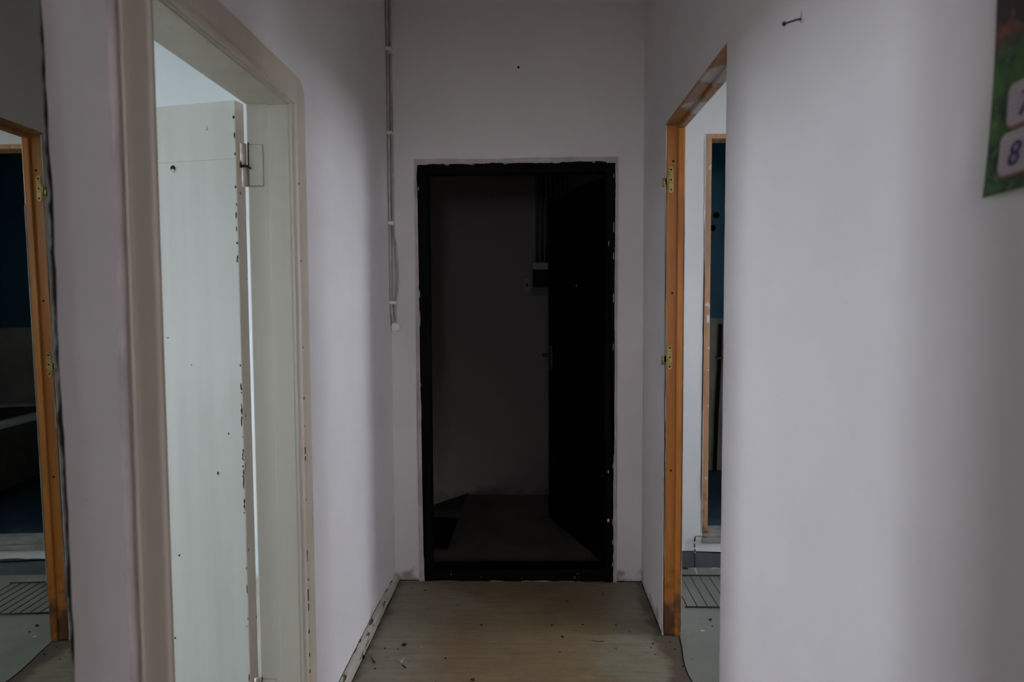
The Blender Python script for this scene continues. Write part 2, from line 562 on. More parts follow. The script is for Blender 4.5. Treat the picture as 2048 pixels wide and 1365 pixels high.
def window(name, x, sgn, wn, label):
    y0, y1, z0, z1 = wn
    o = empty(name, (x, (y0 + y1) / 2, z0), label=label, cat='window', kind='structure')
    a, b = sorted((x + sgn * 0.06, x + sgn * 0.11))
    f = 0.05
    box('window_stile', (a, b, y0, y0 + f, z0, z1), M['cream'], o, 0.004)
    box('window_stile', (a, b, y1 - f, y1, z0, z1), M['cream'], o, 0.004)
    box('window_rail', (a, b, y0 + f, y1 - f, z0, z0 + f), M['cream'], o, 0.004)
    box('window_rail', (a, b, y0 + f, y1 - f, z1 - f, z1), M['cream'], o, 0.004)
    ym = (y0 + y1) / 2
    box('window_mullion', (a, b, ym - 0.03, ym + 0.03, z0 + f, z1 - f), M['cream'], o, 0.004)
    xm = (a + b) / 2
    box('pane', (xm - 0.002, xm + 0.002, y0 + f, ym - 0.03, z0 + f, z1 - f), M['glass'], o)
    box('pane', (xm - 0.002, xm + 0.002, ym + 0.03, y1 - f, z0 + f, z1 - f), M['glass'], o)


window('window_1', XWL, -1, WL, 'two pane window lighting the room behind the cream door')
window('fill_casement', XWR, 1, WR2, 'added narrow casement filling light into the grey floored room')
window('window_2', XWR, 1, WR, 'two pane window lighting the grey floored room')


def window_x(name, wn, y, label):
    wb = empty(name, ((wn[0] + wn[1]) / 2, y, wn[2]), label=label, cat='window', kind='structure')
    for b_ in ((wn[0], wn[0] + .05, wn[2], wn[3]), (wn[1] - .05, wn[1], wn[2], wn[3]), (wn[0] + .05, wn[1] - .05, wn[2], wn[2] + .05), (wn[0] + .05, wn[1] - .05, wn[3] - .05, wn[3])):
        box('window_frame', (b_[0], b_[1], y - 0.11, y - 0.06, b_[2], b_[3]), M['cream'], wb, 0.004)
    box('pane', (wn[0] + .05, wn[1] - .05, y - 0.087, y - 0.083, wn[2] + .05, wn[3] - .05), M['glass'], wb)


window_x('fill_window_back', WB, YB, 'added fill window at the back end of the corridor')
window_x('fill_window_right', WM, 0.30, 'added high window brightening the grey floored room')
window_x('fill_window_left', WN, -0.60, 'added window brightening the room behind the cream door')

# room on the right: far wall with a raised doorway to the blue bathroom
YW = 3.532
BX0, BX1, BZ0, BZ1 = 0.884, 1.72, 0.127, 2.222
boxes('wall_right_room_far', [(XRB, BX0 + 0.01, YW, YW + 0.12, 0, CEIL), (BX1 - 0.01, XWR, YW, YW + 0.12, 0, CEIL),
      (BX0 + 0.01, BX1 - 0.01, YW, YW + 0.12, BZ1 - 0.01, CEIL), (BX0 + 0.01, BX1 - 0.01, YW, YW + 0.12, 0, BZ0 + 0.01)], M['room_r'],
      label='bright white wall with the doorway to the blue bathroom', cat='wall', **S)
boxes('wall_right_room_near', [(XRB, WM[0], 0.15, 0.30, 0, CEIL), (WM[1], XWR, 0.15, 0.30, 0, CEIL), (WM[0], WM[1], 0.15, 0.30, 0, WM[2]), (WM[0], WM[1], 0.15, 0.30, WM[3], CEIL)], M['room_r'], label='plain wall of the grey floored room', cat='wall', **S)
slab('baseboard_right_room', [(XRB, -0.004), (XWR, -0.004)] + jag((XWR, 0.082), (XRB, 0.080), 170, 0.003, 11), 1, YW - 0.004, YW - 0.0002, M['skirt'],
     label='dark grey skirting band painted along the white wall', cat='baseboard', **S)

# bathroom
BY1 = 4.95
box('floor_bathroom', (XRB, 2.75, YW + 0.12, BY1, 0.0, 0.16), M['bathfloor'], label='raised blue painted bathroom floor', cat='floor', **S)


def bath_wall(name, b, label):
    x0, x1, y0, y1 = b
    o = box(name, (x0, x1, y0, y1, 0, 1.261), M['bathgrey'], label=label, cat='wall', **S)
    box('blue_upper_band', (x0, x1, y0, y1, 1.261, CEIL), M['blue'], o)


bath_wall('wall_bathroom_back', (XRB, 2.75, BY1, BY1 + 0.1), 'bathroom back wall, blue above and grey below')
bath_wall('wall_bathroom_left', (XRB - 0.02, XRB + 0.06, YW + 0.12, BY1), 'bathroom side wall by the landing, blue above and grey below')
bath_wall('wall_bathroom_right', (2.75, 2.85, YW + 0.12, BY1 + 0.1), 'bathroom side wall behind the bathtub, blue above and grey below')

# landing outside the black door
LY = 4.86
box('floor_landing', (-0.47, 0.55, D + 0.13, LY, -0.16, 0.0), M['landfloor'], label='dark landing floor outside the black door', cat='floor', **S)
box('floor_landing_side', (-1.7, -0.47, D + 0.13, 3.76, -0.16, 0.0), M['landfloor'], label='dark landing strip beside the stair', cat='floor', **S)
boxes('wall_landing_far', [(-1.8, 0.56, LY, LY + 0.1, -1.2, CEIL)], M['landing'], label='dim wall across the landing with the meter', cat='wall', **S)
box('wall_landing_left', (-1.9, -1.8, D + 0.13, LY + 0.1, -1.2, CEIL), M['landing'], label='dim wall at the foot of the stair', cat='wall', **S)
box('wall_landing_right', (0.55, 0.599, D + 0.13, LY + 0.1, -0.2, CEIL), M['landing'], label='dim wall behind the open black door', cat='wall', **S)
slab('baseboard_landing', [(-0.455, 0.0), (-0.455, 0.012), (-0.75, -0.09), (-1.75, -0.44), (-1.75, -1.2), (-0.465, -1.2)], 1, LY - 0.006, LY - 0.0005, M['black'],
     label='sloping black skirting beside the descending stair', cat='baseboard', **S)
st = empty('stair_flight', (-0.47, 4.31, -0.16), label='dark steps going down from the landing', cat='stair', kind='structure')
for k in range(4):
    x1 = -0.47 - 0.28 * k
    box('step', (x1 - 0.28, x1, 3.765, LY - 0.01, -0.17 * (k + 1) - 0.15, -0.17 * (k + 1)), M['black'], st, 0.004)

# ================================================================= DOORWAYS
# --- door_1: black steel doorway at the end -----------------------------------
d1 = empty('door_1', ((EX0 + EX1) / 2, D, 0), label='black painted entrance door standing open to the dark landing', cat='door', kind='structure')
IX0, IX1, IZ = -0.495, 0.361, 2.001
f0, f1 = D - 0.006, D + 0.07
slab('frame_jamb', [(IX0, 0.0), (IX0, EZ - 0.004)] + jag((EX0, EZ - 0.004), (EX0 + 0.012, 0.0), 240, 0.0016, 21, 0.3), 1, f0, f1, M['black'], d1)
slab('frame_jamb', [(IX1, 0.0), (IX1, EZ - 0.004)] + jag((EX1, EZ - 0.004), (EX1 - 0.004, 0.0), 240, 0.0015, 22, 0.3), 1, f0, f1, M['black'], d1)
slab('frame_head', [(IX0, IZ), (IX1, IZ)] + jag((IX1, EZ + 0.003), (IX0, EZ - 0.003), 130, 0.0017, 23, 0.3), 1, f0 - 0.0008, f1, M['black'], d1)
slab('threshold', [(IX0, 0.058), (IX1, 0.066)] + jag((IX1, 0.010), (IX0, 0.003), 40, 0.0022, 24), 1, f0 - 0.004, f1 + 0.03, M['black'], d1)
# rounded edge of filler left around the frame
bd = D - 0.005
slab('filler_edge', jag((EX0 - 0.017, 0.0), (EX0 - 0.015, EZ + 0.026), 40, 0.0011, 31) + jag((EX0 - 0.002, EZ + 0.01), (EX0 + 0.018, 0.0), 40, 0.001, 32), 1, bd, D + 0.01, M['pink'], d1)
slab('filler_edge', jag((EX1 + 0.015, 0.0), (EX1 + 0.014, EZ + 0.026), 40, 0.0011, 33) + jag((EX1 + 0.001, EZ + 0.01), (EX1 - 0.008, 0.0), 40, 0.001, 34), 1, bd, D + 0.01, M['pink'], d1)
slab('filler_edge', jag((EX0 - 0.014, EZ + 0.022), (EX1 + 0.014, EZ + 0.026), 40, 0.0013, 35) + jag((EX1 + 0.01, EZ + 0.001), (EX0 - 0.01, EZ - 0.004), 40, 0.001, 36), 1, bd + 0.0004, D + 0.01, M['pink'], d1)
# flakes of bare plaster where the black paint has come off
rc = random.Random(5)
flakes = [(EX0 + 0.004, z, 0.004, h) for z, h in ((1.42, .05), (1.30, .09), (0.98, .03), (0.86, .12), (0.55, .05), (0.34, .06), (1.93, .03))] + \
         [(EX1 - 0.006, z, 0.004, h) for z, h in ((1.98, .03), (1.74, .08), (1.60, .05), (1.40, .06), (1.16, .05), (0.58, .04), (0.30, .05), (0.20, .03), (0.09, .03))] + \
         [(IX1 + 0.012, 1.66, 0.004, 0.035), (IX1 + 0.012, 0.553, 0.008, 0.022), (IX1 + 0.014, 0.31, 0.014, 0.022)] + \
         [(-0.40, 2.040, 0.03, 0.004), (-0.28, 2.041, 0.04, 0.004), (-0.12, 2.043, 0.03, 0.004), (0.12, 2.045, 0.05, 0.004), (0.30, 2.046, 0.02, 0.005)] + \
         [(-0.40, 0.036, 0.003, 0.010), (-0.25, 0.024, 0.004, 0.006), (0.21, 0.026, 0.004, 0.016), (0.225, 0.044, 0.003, 0.008), (-0.05, 0.02, 0.003, 0.005)]
for (x, z, ww, hh) in flakes:
    pts = []
    for k in range(8):
        a = 2 * math.pi * k / 8
        q = rc.uniform(0.55, 1.0)
        pts.append((x + math.cos(a) * ww * 0.5 * q, z + math.sin(a) * hh * 0.5 * q))
    y = (f0 - 0.0055) if z < 0.06 else (f0 - 0.002)
    slab('paint_flake', pts, 1, y, y + 0.0015 if z >= 0.06 else y + 0.002, M['chip'], d1)
# open leaf, swung out on to the landing
ang = math.atan2(4.19 - 3.42, 0.105 - 0.372)
lf = bpy.data.objects.new('leaf', bpy.data.meshes.new('leaf'))
bm = bmesh.new()
add_box(bm, 0, 0.815, -0.045, 0.0, 0.05, 2.0, 0.003)
add_box(bm, 0.06, 0.75, 0.0, 0.004, 0.12, 0.95, 0.003)
add_box(bm, 0.06, 0.75, 0.0, 0.004, 1.03, 1.92, 0.003)
me = bm_to('leaf', bm)
lf.data = me
me.materials.append(M['black_leaf'])
col.objects.link(lf)
lf.parent = d1
lf.location = Vector((0.372, 3.42, 0)) - d1.location
lf.rotation_euler = (0, 0, ang)
for (s, z, rr) in ((0.36, 1.47, 0.006), (0.02, 0.5, 0.004), (0.70, 0.42, 0.005)):
    bm = bmesh.new()
    bmesh.ops.create_cone(bm, cap_ends=True, segments=12, radius1=rr, radius2=rr * 0.8, depth=0.006, matrix=Matrix.Translation((s, 0.006, z)) @ Matrix.Rotation(math.pi / 2, 4, 'X'))
    link('peephole' if z > 1 else 'screw_head', bm_to('stud', bm), M['brass'], lf, True)
bm = bmesh.new()
add_box(bm, 0.735, 0.785, 0.002, 0.012, 0.98, 1.12, 0.003)
bmesh.ops.create_cone(bm, cap_ends=True, segments=12, radius1=0.011, radius2=0.014, depth=0.05, matrix=Matrix.Translation((0.76, 0.03, 1.06)) @ Matrix.Rotation(math.pi / 2, 4, 'X'))
link('door_handle', bm_to('door_handle', bm), M['iron'], lf, True)

# --- door_2: cream doorway on the left ------------------------------------------
d2 = empty('door_2', (XL, 1.59, 0), label='cream painted wooden door standing open into the bright left room', cat='door', kind='structure')
JY0, JY1, JZ = 1.230, 1.950, 1.942
cx0, cx1 = XL - 0.001, XL + 0.016
box('frame_jamb', (XLB - 0.004, XL + 0.004, JY1, LO1, 0, LOZ), M['cream'], d2, 0.004)
box('frame_jamb', (XLB - 0.004, XL + 0.004, LO0, JY0, 0, LOZ), M['cream'], d2, 0.004)
box('frame_head', (XLB - 0.004, XL + 0.004, JY0, JY1, JZ, LOZ), M['cream'], d2, 0.003)
box('door_stop', (XL - 0.062, XL - 0.004, JY1 - 0.003, JY1 + 0.002, 0, JZ), M['cream'], d2, 0.0012)
box('door_stop', (XL - 0.062, XL - 0.004, JY0, JY1, JZ - 0.003, JZ + 0.002), M['cream'], d2, 0.0012)


def casing(name, secs):
    """mitred board; secs = cross sections as (inner (y, z), outer (y, z)), with a bead by the opening"""
    prof = [(0.0, 0.0), (0.0, 0.012), (0.06, 0.017), (0.14, 0.017), (0.19, 0.013), (0.24, 0.012), (0.80, 0.013), (0.93, 0.012), (1.0, 0.004), (1.0, 0.0)]
    bm = bmesh.new()
    rows = []
    for (i_, o_) in secs:
        rows.append([bm.verts.new((XL + h - 0.001, i_[0] + (o_[0] - i_[0]) * q, i_[1] + (o_[1] - i_[1]) * q)) for q, h in prof])
    n = len(prof)
    for A, B in zip(rows, rows[1:]):
        for i in range(n):
            j = (i + 1) % n
            bm.faces.new((A[i], A[j], B[j], B[i]))
    bm.faces.new(rows[0])
    bm.faces.new(rows[-1])
    return link(name, bm_to(name, bm), M['casing'], d2)


iy0, iy1, iz = JY0 - 0.004, JY1 + 0.010, JZ + 0.004
oy0, oy1, oz = 1.128, 2.058, 2.036
cl_ = 0.016      # worn, plastered-over corner
casing('casing_board', [((iy1, 0), (oy1, 0)), ((iy1, iz - 0.03), (oy1, oz - 0.055)), ((iy1, iz - 0.012), (oy1 - 0.004, oz - 0.030)), ((iy1, iz), (oy1 - cl_, oz - cl_))])
casing('casing_board', [((iy0, 0), (oy0, 0)), ((iy0, iz), (oy0, oz))])
casing('casing_board', [((iy0, iz + 0.0005), (oy0, oz + 0.0005)), ((iy1 - 0.03, iz + 0.0005), (oy1 - 0.065, oz + 0.0005)), ((iy1 - 0.012, iz + 0.0005), (oy1 - 0.034, oz - 0.004)), ((iy1, iz + 0.0005), (oy1 - cl_, oz - cl_ + 0.0005))])
# bead of pink filler between near casing and wall
tube('filler_edge', [(XL + 0.001, 1.117 + 0.0025 * math.sin(z * 5.0) + rnd.uniform(-.0008, .0008), z) for z in [i * 0.04 for i in range(52)]], 0.009, M['pink'], d2, 10)
tube('filler_edge', [(XL - 0.001, 2.060 + rnd.uniform(-.0006, .0006), z) for z in [i * 0.05 for i in range(41)]], 0.005, M['wall'], d2, 8)

# leaf
LA = math.radians(180 - 13)
bm = bmesh.new()
LW = 0.72
add_box(bm, 0.0006, LW, -0.040, 0.0, 0.012, 1.7938, 0.0004)
leaf = link('leaf', bm_to('leaf', bm), M['leaf'], d2, True)
leaf.location = Vector((-0.838, 1.957, 0)) - d2.location
leaf.rotation_euler = (0, 0, LA)
bm = bmesh.new()
add_box(bm, 0.0006, LW, -0.040, 0.0, 1.7942, 1.957, 0.0004)
link('top_rail', bm_to('top_rail', bm), M['leaf'], leaf, True)
bm = bmesh.new()
add_box(bm, -0.0006, 0.0006, -0.0392, -0.0008, 0.013, 1.956, 0.0)
link('edge_strip', bm_to('edge_strip', bm), M['leaf_edge'], leaf, True)


def disc(bm, c, r, axis='Y', depth=0.002, n=14, r2=None):
    rot = {'Y': Matrix.Rotation(math.pi / 2, 4, 'X'), 'X': Matrix.Rotation(math.pi / 2, 4, 'Y'), 'Z': Matrix.Identity(4)}[axis]
    bmesh.ops.create_cone(bm, cap_ends=True, segments=n, radius1=r, radius2=r if r2 is None else r2, depth=depth, matrix=Matrix.Translation(c) @ rot)


# leaf face towards the corridor is local +y (y = 0)
bm = bmesh.new(); disc(bm, (0.213, 0.0, 1.777), 0.0085); link('bolt_hole', bm_to('bolt_hole', bm), M['rust'], leaf, True)
bm = bmesh.new(); disc(bm, (0.213, 0.0012, 1.769), 0.006, depth=0.0012); link('bolt_hole_filler', bm_to('bolt_hole_filler', bm), M['chip'], leaf, True)
bm = bmesh.new(); bmesh.ops.create_icosphere(bm, subdivisions=2, radius=0.005, matrix=Matrix.Translation((0.095, 0, 1.885)) @ Matrix.Diagonal((1, 0.5, 1.3, 1)))
link('paint_blob', bm_to('paint_blob', bm), M['leaf'], leaf, True, True)
rc = random.Random(12)
for i in range(46):       # chips knocked out of the arris
    z = rc.choice([rc.uniform(0.75, 1.15), rc.uniform(0.2, 1.3), rc.uniform(1.5, 1.95)])
    h = rc.uniform(0.004, 0.016) if rc.random() < 0.75 else rc.uniform(0.016, 0.035)
    s0 = rc.uniform(0.001, 0.006)
    pts = []
    for k in range(7):
        a = 2 * math.pi * k / 7
        q = rc.uniform(0.5, 1.0)
        pts.append((max(0.0008, s0 + math.cos(a) * 0.003 * q), z + math.sin(a) * h * 0.5 * q))
    slab('paint_chip', pts, 1, -0.0005, 0.0004, M['rust'], leaf, True)
for (s, z, ww, hh) in ((0.05, 1.0, .004, .007), (0.235, 0.62, .006, .006), (0.17, 1.2, .003, .004), (0.25, 1.28, .004, .004), (0.09, 0.88, .006, .010), (0.26, 0.36, .006, .006)):
    slab('scuff_mark', [(s + math.cos(a * .9) * ww * (0.6 + 0.4 * math.sin(a * 3)), z + math.sin(a * .9) * hh * 0.6) for a in range(7)], 1, -0.0004, 0.0003, M['rust'], leaf, True)


# hinges of the cream door
def cream_hinge(z0, z1):
    h = box('hinge', (-0.796, -0.757, JY1 - 0.0035, JY1 + 0.001, z0 + 0.002, z1 - 0.002), M['cream'], d2, 0.0008)
    zm = (z0 + z1) / 2 - 0.004
    tube('hinge_knuckle', [(-0.809, 1.947, z0), (-0.809, 1.947, zm - 0.003)], 0.0085, M['casing'], h, 12)
    tube('hinge_knuckle', [(-0.812, 1.947, zm + 0.004), (-0.812, 1.947, z1)], 0.0085, M['casing'], h, 12)
    tube('hinge_pin', [(-0.811, 1.947, zm - 0.004), (-0.811, 1.947, zm + 0.005)], 0.0075, M['rust'], h, 12)
    slab('rust_streak', [(-0.818, zm + 0.016), (-0.820, zm - 0.004), (-0.800, zm - 0.003), (-0.790, zm - 0.010), (-0.787, zm - 0.006), (-0.798, zm + 0.003), (-0.814, zm + 0.004)], 1, 1.9375, 1.9395, M['rust'], h)
    box('rust_streak', (-0.7992, -0.7975, JY1 - 0.0045, JY1 - 0.001, zm + 0.002, z1 + 0.004), M['leafbrown'], h)
    for zz in (z0 + 0.001, z1 - 0.003):
        box('rust_streak', (-0.797, -0.757, JY1 - 0.0037, JY1 - 0.001, zz, zz + 0.0007), M['leafbrown'], h)
    for k, (xx, zz) in enumerate(((-0.766, z0 + .014), (-0.772, (z0 + z1) / 2 + .004), (-0.764, z1 - .016), (-0.765, (z0 + z1) / 2 - .018))):
        bm = bmesh.new(); disc(bm, (xx, JY1 - 0.004, zz), 0.0035, depth=0.0012); link('screw_head', bm_to('screw_head', bm), M['casing'], h)


cream_hinge(1.712, 1.832)
cream_hinge(0.16, 0.275)
# chips on casing bead
for i in range(16):
    z = [0.62, 0.64, 0.92, 0.94, 1.10, 1.02, 0.50, 0.47, 0.33, 1.25, 1.5, 0.80, 0.28, 0.56, 1.72, 0.40][i]
    h = [.03, .012, .012, .02, .008, .006, .035, .02, .01, .005, .006, .008, .01, .006, .006, .012][i]
    box('paint_chip', (XL + 0.0145, XL + 0.0166, 1.966 + rc.uniform(0, .004), 1.972 + rc.uniform(0, .004), z, z + h), M['rust'], d2)

# --- door_3: varnished pine doorway on the right ----------------------------------
d3 = empty('door_3', (XR, 2.38, 0), label='varnished pine doorway without its door leaf', cat='door', kind='structure')
S0 = XR + 0.046
far = box('frame_jamb', (XR + 0.001, XRB - 0.008, 2.791, 2.832, 0, ROZ - 0.008), M['varnish'], d3, 0.003)
box('door_stop', (S0, XRB - 0.006, 2.777, 2.7915, 0, ROZ - 0.022), M['varnish'], d3, 0.005)
near = box('frame_jamb', (XR + 0.022, XRB - 0.008, RO0 - 0.03, RO0 + 0.004, 0, ROZ - 0.008), M['varnish'], d3, 0.002)
box('door_stop', (S0, XRB - 0.006, RO0 + 0.003, RO0 + 0.018, 0, ROZ - 0.022), M['varnish'], d3, 0.005)
box('frame_head', (XR + 0.001, XRB - 0.008, RO0 - 0.02, 2.83, ROZ - 0.008, ROZ + 0.03), M['varnish_head'], d3, 0.003)
box('door_stop', (S0, XRB - 0.006, RO0 + 0.003, 2.79, ROZ - 0.022, ROZ - 0.0075), M['varnish_head'], d3, 0.004)
# torn plaster lip beside the frame
slab('plaster_lip', [(XR - 0.0015, 0.0), (XR - 0.0015, ROZ - 0.01)] + jag((XR + 0.004, ROZ - 0.01), (XR + 0.006, 0.0), 80, 0.0018, 41, 0.1), 1, 2.788, 2.80, M['chip'], d3)
slab('plaster_lip', jag((XRB - 0.0085, 0.25), (XRB - 0.0085, 1.80), 120, 0.0007, 42, 0.15) + [(XRB - 0.0055, 1.80), (XRB - 0.0055, 0.25)], 1, 2.7762, 2.80, M['chip'], d3)
for z in (1.94, 1.415, 0.69):
    bm = bmesh.new(); disc(bm, (XR + 0.030, 2.7905, z), 0.0042); link('screw_hole', bm_to('screw_hole', bm), M['dark'], far)


def brass_hinge(z0, z1):
    x0, x1 = XR + 0.012, XR + 0.031
    c = (x1 - x0) / 2
    out = []
    for k in range(9):
        a = math.pi * k / 8
        out.append(((x0 + x1) / 2 + math.cos(a) * c, z1 - c + math.sin(a) * c))
    for k in range(9):
        a = math.pi + math.pi * k / 8
        out.append(((x0 + x1) / 2 + math.cos(a) * c, z0 + c + math.sin(a) * c))
    h = slab('hinge', out, 1, 2.788, 2.792, M['brass'], far)
    zm = (z0 + z1) / 2
    box('hinge_arm', (XR - 0.004, XR + 0.014, 2.788, 2.791, zm - 0.018, zm + 0.006), M['brass'], h)
    tube('hinge_knuckle', [(XR - 0.007, 2.786, zm - 0.030), (XR - 0.007, 2.786, zm + 0.006)], 0.006, M['brass'], h, 12)
    for zz in (z0 + 0.012, zm, z1 - 0.012):
        bm = bmesh.new(); disc(bm, ((x0 + x1) / 2, 2.7876, zz), 0.0036); link('screw_hole', bm_to('screw_hole', bm), M['dark'], h)


brass_hinge(1.815, 1.918)
brass_hinge(1.105, 1.205)

# --- door_4: raised bathroom doorway --------------------------------------------
d4 = empty('door_4', ((BX0 + BX1) / 2, YW, BZ0), label='tan wooden bathroom doorway with raised cement sill', cat='door', kind='structure')
box('frame_jamb', (BX0, BX0 + 0.028, YW - 0.003, YW + 0.10, BZ0 + 0.05, BZ1 - 0.024), M['tan'], d4, 0.002)
box('frame_jamb', (BX1 - 0.028, BX1, YW - 0.003, YW + 0.10, BZ0 + 0.05, BZ1 - 0.024), M['tan'], d4, 0.002)
box('frame_head', (BX0, BX1, YW - 0.003, YW + 0.10, BZ1 - 0.024, BZ1), M['tan'], d4, 0.002)
box('sill', (BX0 - 0.002, BX1 + 0.01, YW - 0.012, YW + 0.14, BZ0, BZ0 + 0.030), M['cement'], d4, 0.004)
box('sill_board', (BX0 + 0.004, BX1, YW - 0.006, YW + 0.12, BZ0 + 0.031, BZ0 + 0.052), M['cement'], d4, 0.003)
slab('plaster_lip', [(BX0 + 0.002, BZ0 + 0.06), (BX0 + 0.002, BZ1)] + jag((BX0 - 0.008, BZ1), (BX0 - 0.006, BZ0 + 0.06), 80, 0.003, 51, 0.1), 1, YW - 0.0015, YW + 0.01, M['room_r'], d4)
box('strike_plate', (BX0 + 0.008, BX0 + 0.026, YW - 0.0045, YW - 0.002, 1.270, 1.312), M['chip'], d4, 0.001)
box('strike_plate', (BX0 + 0.011, BX0 + 0.021, YW - 0.006, YW - 0.003, 1.279, 1.304), M['leaf_edge'], d4, 0.001)

# baseboard along the left wall -----------------------------------------------------
bm = bmesh.new()
r = random.Random(9)
ny = 46
prof = [(0.0, 0.0), (0.020, 0.0), (0.020, 0.038), (0.014, 0.050), (0.0, 0.054)]
rows = []
for i in range(ny + 1):
    y = 2.062 + (D - 0.001 - 2.062) * i / ny
    k = r.uniform(-1, 1)
    low = 1.0 if i < ny * 0.72 else 1.0 - 0.35 * (i - ny * 0.72) / (ny * 0.28)
    rows.append([bm.verts.new((XL + x * (1 + (0.09 * k if j in (2, 3) else 0)), y, z * low + (0.0018 * k if j > 1 else 0))) for j, (x, z) in enumerate(prof)])
for i in range(ny):
    for j in range(len(prof)):
        j2 = (j + 1) % len(prof)
        bm.faces.new((rows[i][j], rows[i][j2], rows[i + 1][j2], rows[i + 1][j]))
bm.faces.new(rows[0]); bm.faces.new(rows[-1])
prop(link('baseboard_left', bm_to('baseboard_left', bm), M['base']), label='chipped beige baseboard along the foot of the left wall', cat='baseboard', **S)

# grime packed into the joints along the floor
FL = bpy.data.objects['floor']
rg = random.Random(77)


def dark_line(a, b, r, parent):
    n = 26
    pts = [(a[0] + (b[0] - a[0]) * i / n + rg.uniform(-.001, .001), a[1] + (b[1] - a[1]) * i / n, a[2] + (b[2] - a[2]) * i / n) for i in range(n + 1)]
    tube('grime_line', pts, [r * rg.uniform(0.5, 1.15) for _ in range(n + 1)], M['dirt_edge_shadow'], parent, 6)


dark_line((XR - 0.001, 2.80, 0.001), (XR - 0.001, D, 0.001), 0.0032, FL)
dark_line((XL + 0.021, 2.07, 0.001), (XL + 0.021, D - 0.002, 0.001), 0.0022, FL)
dark_line((XL + 0.002, D - 0.001, 0.001), (EX0 + 0.01, D - 0.001, 0.001), 0.003, FL)
dark_line((EX1, D - 0.001, 0.001), (XR, D - 0.001, 0.001), 0.0036, FL)
dark_line((XL + 0.001, 2.07, 0.0545), (XL + 0.001, 2.98, 0.0545), 0.0014, bpy.data.objects['baseboard_left'])

# ================================================================= THINGS
# --- mirror on the left wall -------------------------------------------------------
def m_mirror():
    t = NT('old_mirror')
    t.p.inputs['Metallic'].default_value = 1.0
    y = t.sep()[1]
    # blackened silvering creeping in from the edge
    e = t.math('ADD', y, t.ramp(t.noise(16, 5, (1, 1, 1), (3, 2, 1)), 0.3, 0.7, -0.007, 0.007))
    f = t.ramp(e, -0.009, -0.004, 0, 1)
    cc = t.mix(f, (0.545, 0.58, 0.53), (0.03, 0.03, 0.026))
    rr = t.ramp(e, -0.009, -0.004, 0.004, 0.5)
    t.done(cc, rr, 0.5, 1.0)
    return t.m


M['mirror'] = m_mirror()
MY, MZ0, MZ1 = 0.952, 0.55, 2.05
mirror_edge = jag((0.0, MZ0), (0.0, MZ1), 70, 0.0016, 61, 0.05)
bm = bmesh.new()
pts = [(-0.62, MZ1), (-0.62, MZ0)] + mirror_edge
A = [bm.verts.new((0.004, a, b)) for a, b in pts]
B = [bm.verts.new((0.0, a, b)) for a, b in pts]
bm.faces.new(A); bm.faces.new(list(reversed(B)))
for i in range(len(A)):
    bm.faces.new((A[i], A[(i + 1) % len(A)], B[(i + 1) % len(A)], B[i]))
mir = link('wall_mirror', bm_to('wall_mirror', bm), M['mirror'])
for p_ in mir.data.polygons:
    p_.use_smooth = False
mir.location = (XL + 0.0165, MY, 0)
mir.rotation_euler = (0, -0.0075, 0.020)     # hangs a little askew
prop(mir, 'dark greenish frameless wall mirror reflecting the varnished doorway', 'mirror')

# --- calendar on the right wall ------------------------------------------------------
def m_calendar():
    t = NT('calendar_print')
    g = t.mix(t.ramp(t.noise(28, 5), 0.38, 0.62), (0.018, 0.045, 0.022), (0.075, 0.175, 0.045))
    g = t.mix(t.ramp(t.noise(60, 3, loc=(3, 3, 3)), 0.58, 0.68, 0, 0.6), g, (0.20, 0.28, 0.12))
    z = t.sep()[2]
    zz = t.math('ADD', z, t.ramp(t.noise(12, 4), 0.3, 0.7, -0.03, 0.03))
    g = t.mix(t.ramp(zz, 0.155, 0.185), g, (0.055, 0.04, 0.038))
    g = t.mix(t.math('MULTIPLY', t.ramp(t.noise(30, 3, loc=(8, 1, 3)), 0.52, 0.60), t.ramp(zz, 0.165, 0.19)), g, (0.20, 0.085, 0.06))
    g = t.mix(t.ramp(t.noise(45, 2, loc=(2, 9, 5)), 0.71, 0.73, 0, 0.9), g, (0.60, 0.42, 0.03))
    return t.done(g, 0.45, 0.35)


def m_panel():
    t = NT('month_panel_print')
    b = t.n('ShaderNodeTexBrick')
    b.offset = 0.0
    b.inputs['Scale'].default_value = 1.0
    b.inputs['Brick Width'].default_value = 0.006
    b.inputs['Row Height'].default_value = 0.0055
    b.inputs['Mortar Size'].default_value = 0.0016
    b.inputs['Mortar Smooth'].default_value = 0.4
    b.inputs['Color1'].default_value = (0.20, 0.18, 0.26, 1)
    b.inputs['Color2'].default_value = (0.27, 0.22, 0.28, 1)
    b.inputs['Mortar'].default_value = (0.60, 0.52, 0.54, 1)
    s = t.sep()
    cb = t.n('ShaderNodeCombineXYZ')
    t.link(s[1], cb.inputs[0]); t.link(s[2], cb.inputs[1])
    t.link(cb.outputs[0], b.inputs['Vector'])
    return t.done(t.mix(0.55, b.outputs['Color'], (0.55, 0.48, 0.50)), 0.5, 0.3)


M['calendar'] = m_calendar()
M['panel'] = m_panel()
M['panel_rim'] = m_plain('panel_pink_rim', (0.45, 0.17, 0.21), 0.5, 0.3)
M['ink'] = m_plain('blue_ink', (0.075, 0.06, 0.16), 0.5, 0.3)
CY, CZ = 0.826, 1.499
cal = empty('wall_calendar', (XR, CY, CZ), label='green flowered wall calendar with pale month panels', cat='calendar')
CW, CH = 0.34, 0.50


def curl(s, h):
    """how far the sheet stands off the wall: s from the left edge, h above the bottom"""
    k = max(0.0, 1 - h / 0.20)
    return 0.002 + 0.009 * k * k * max(0.0, 1 - s / 0.5)


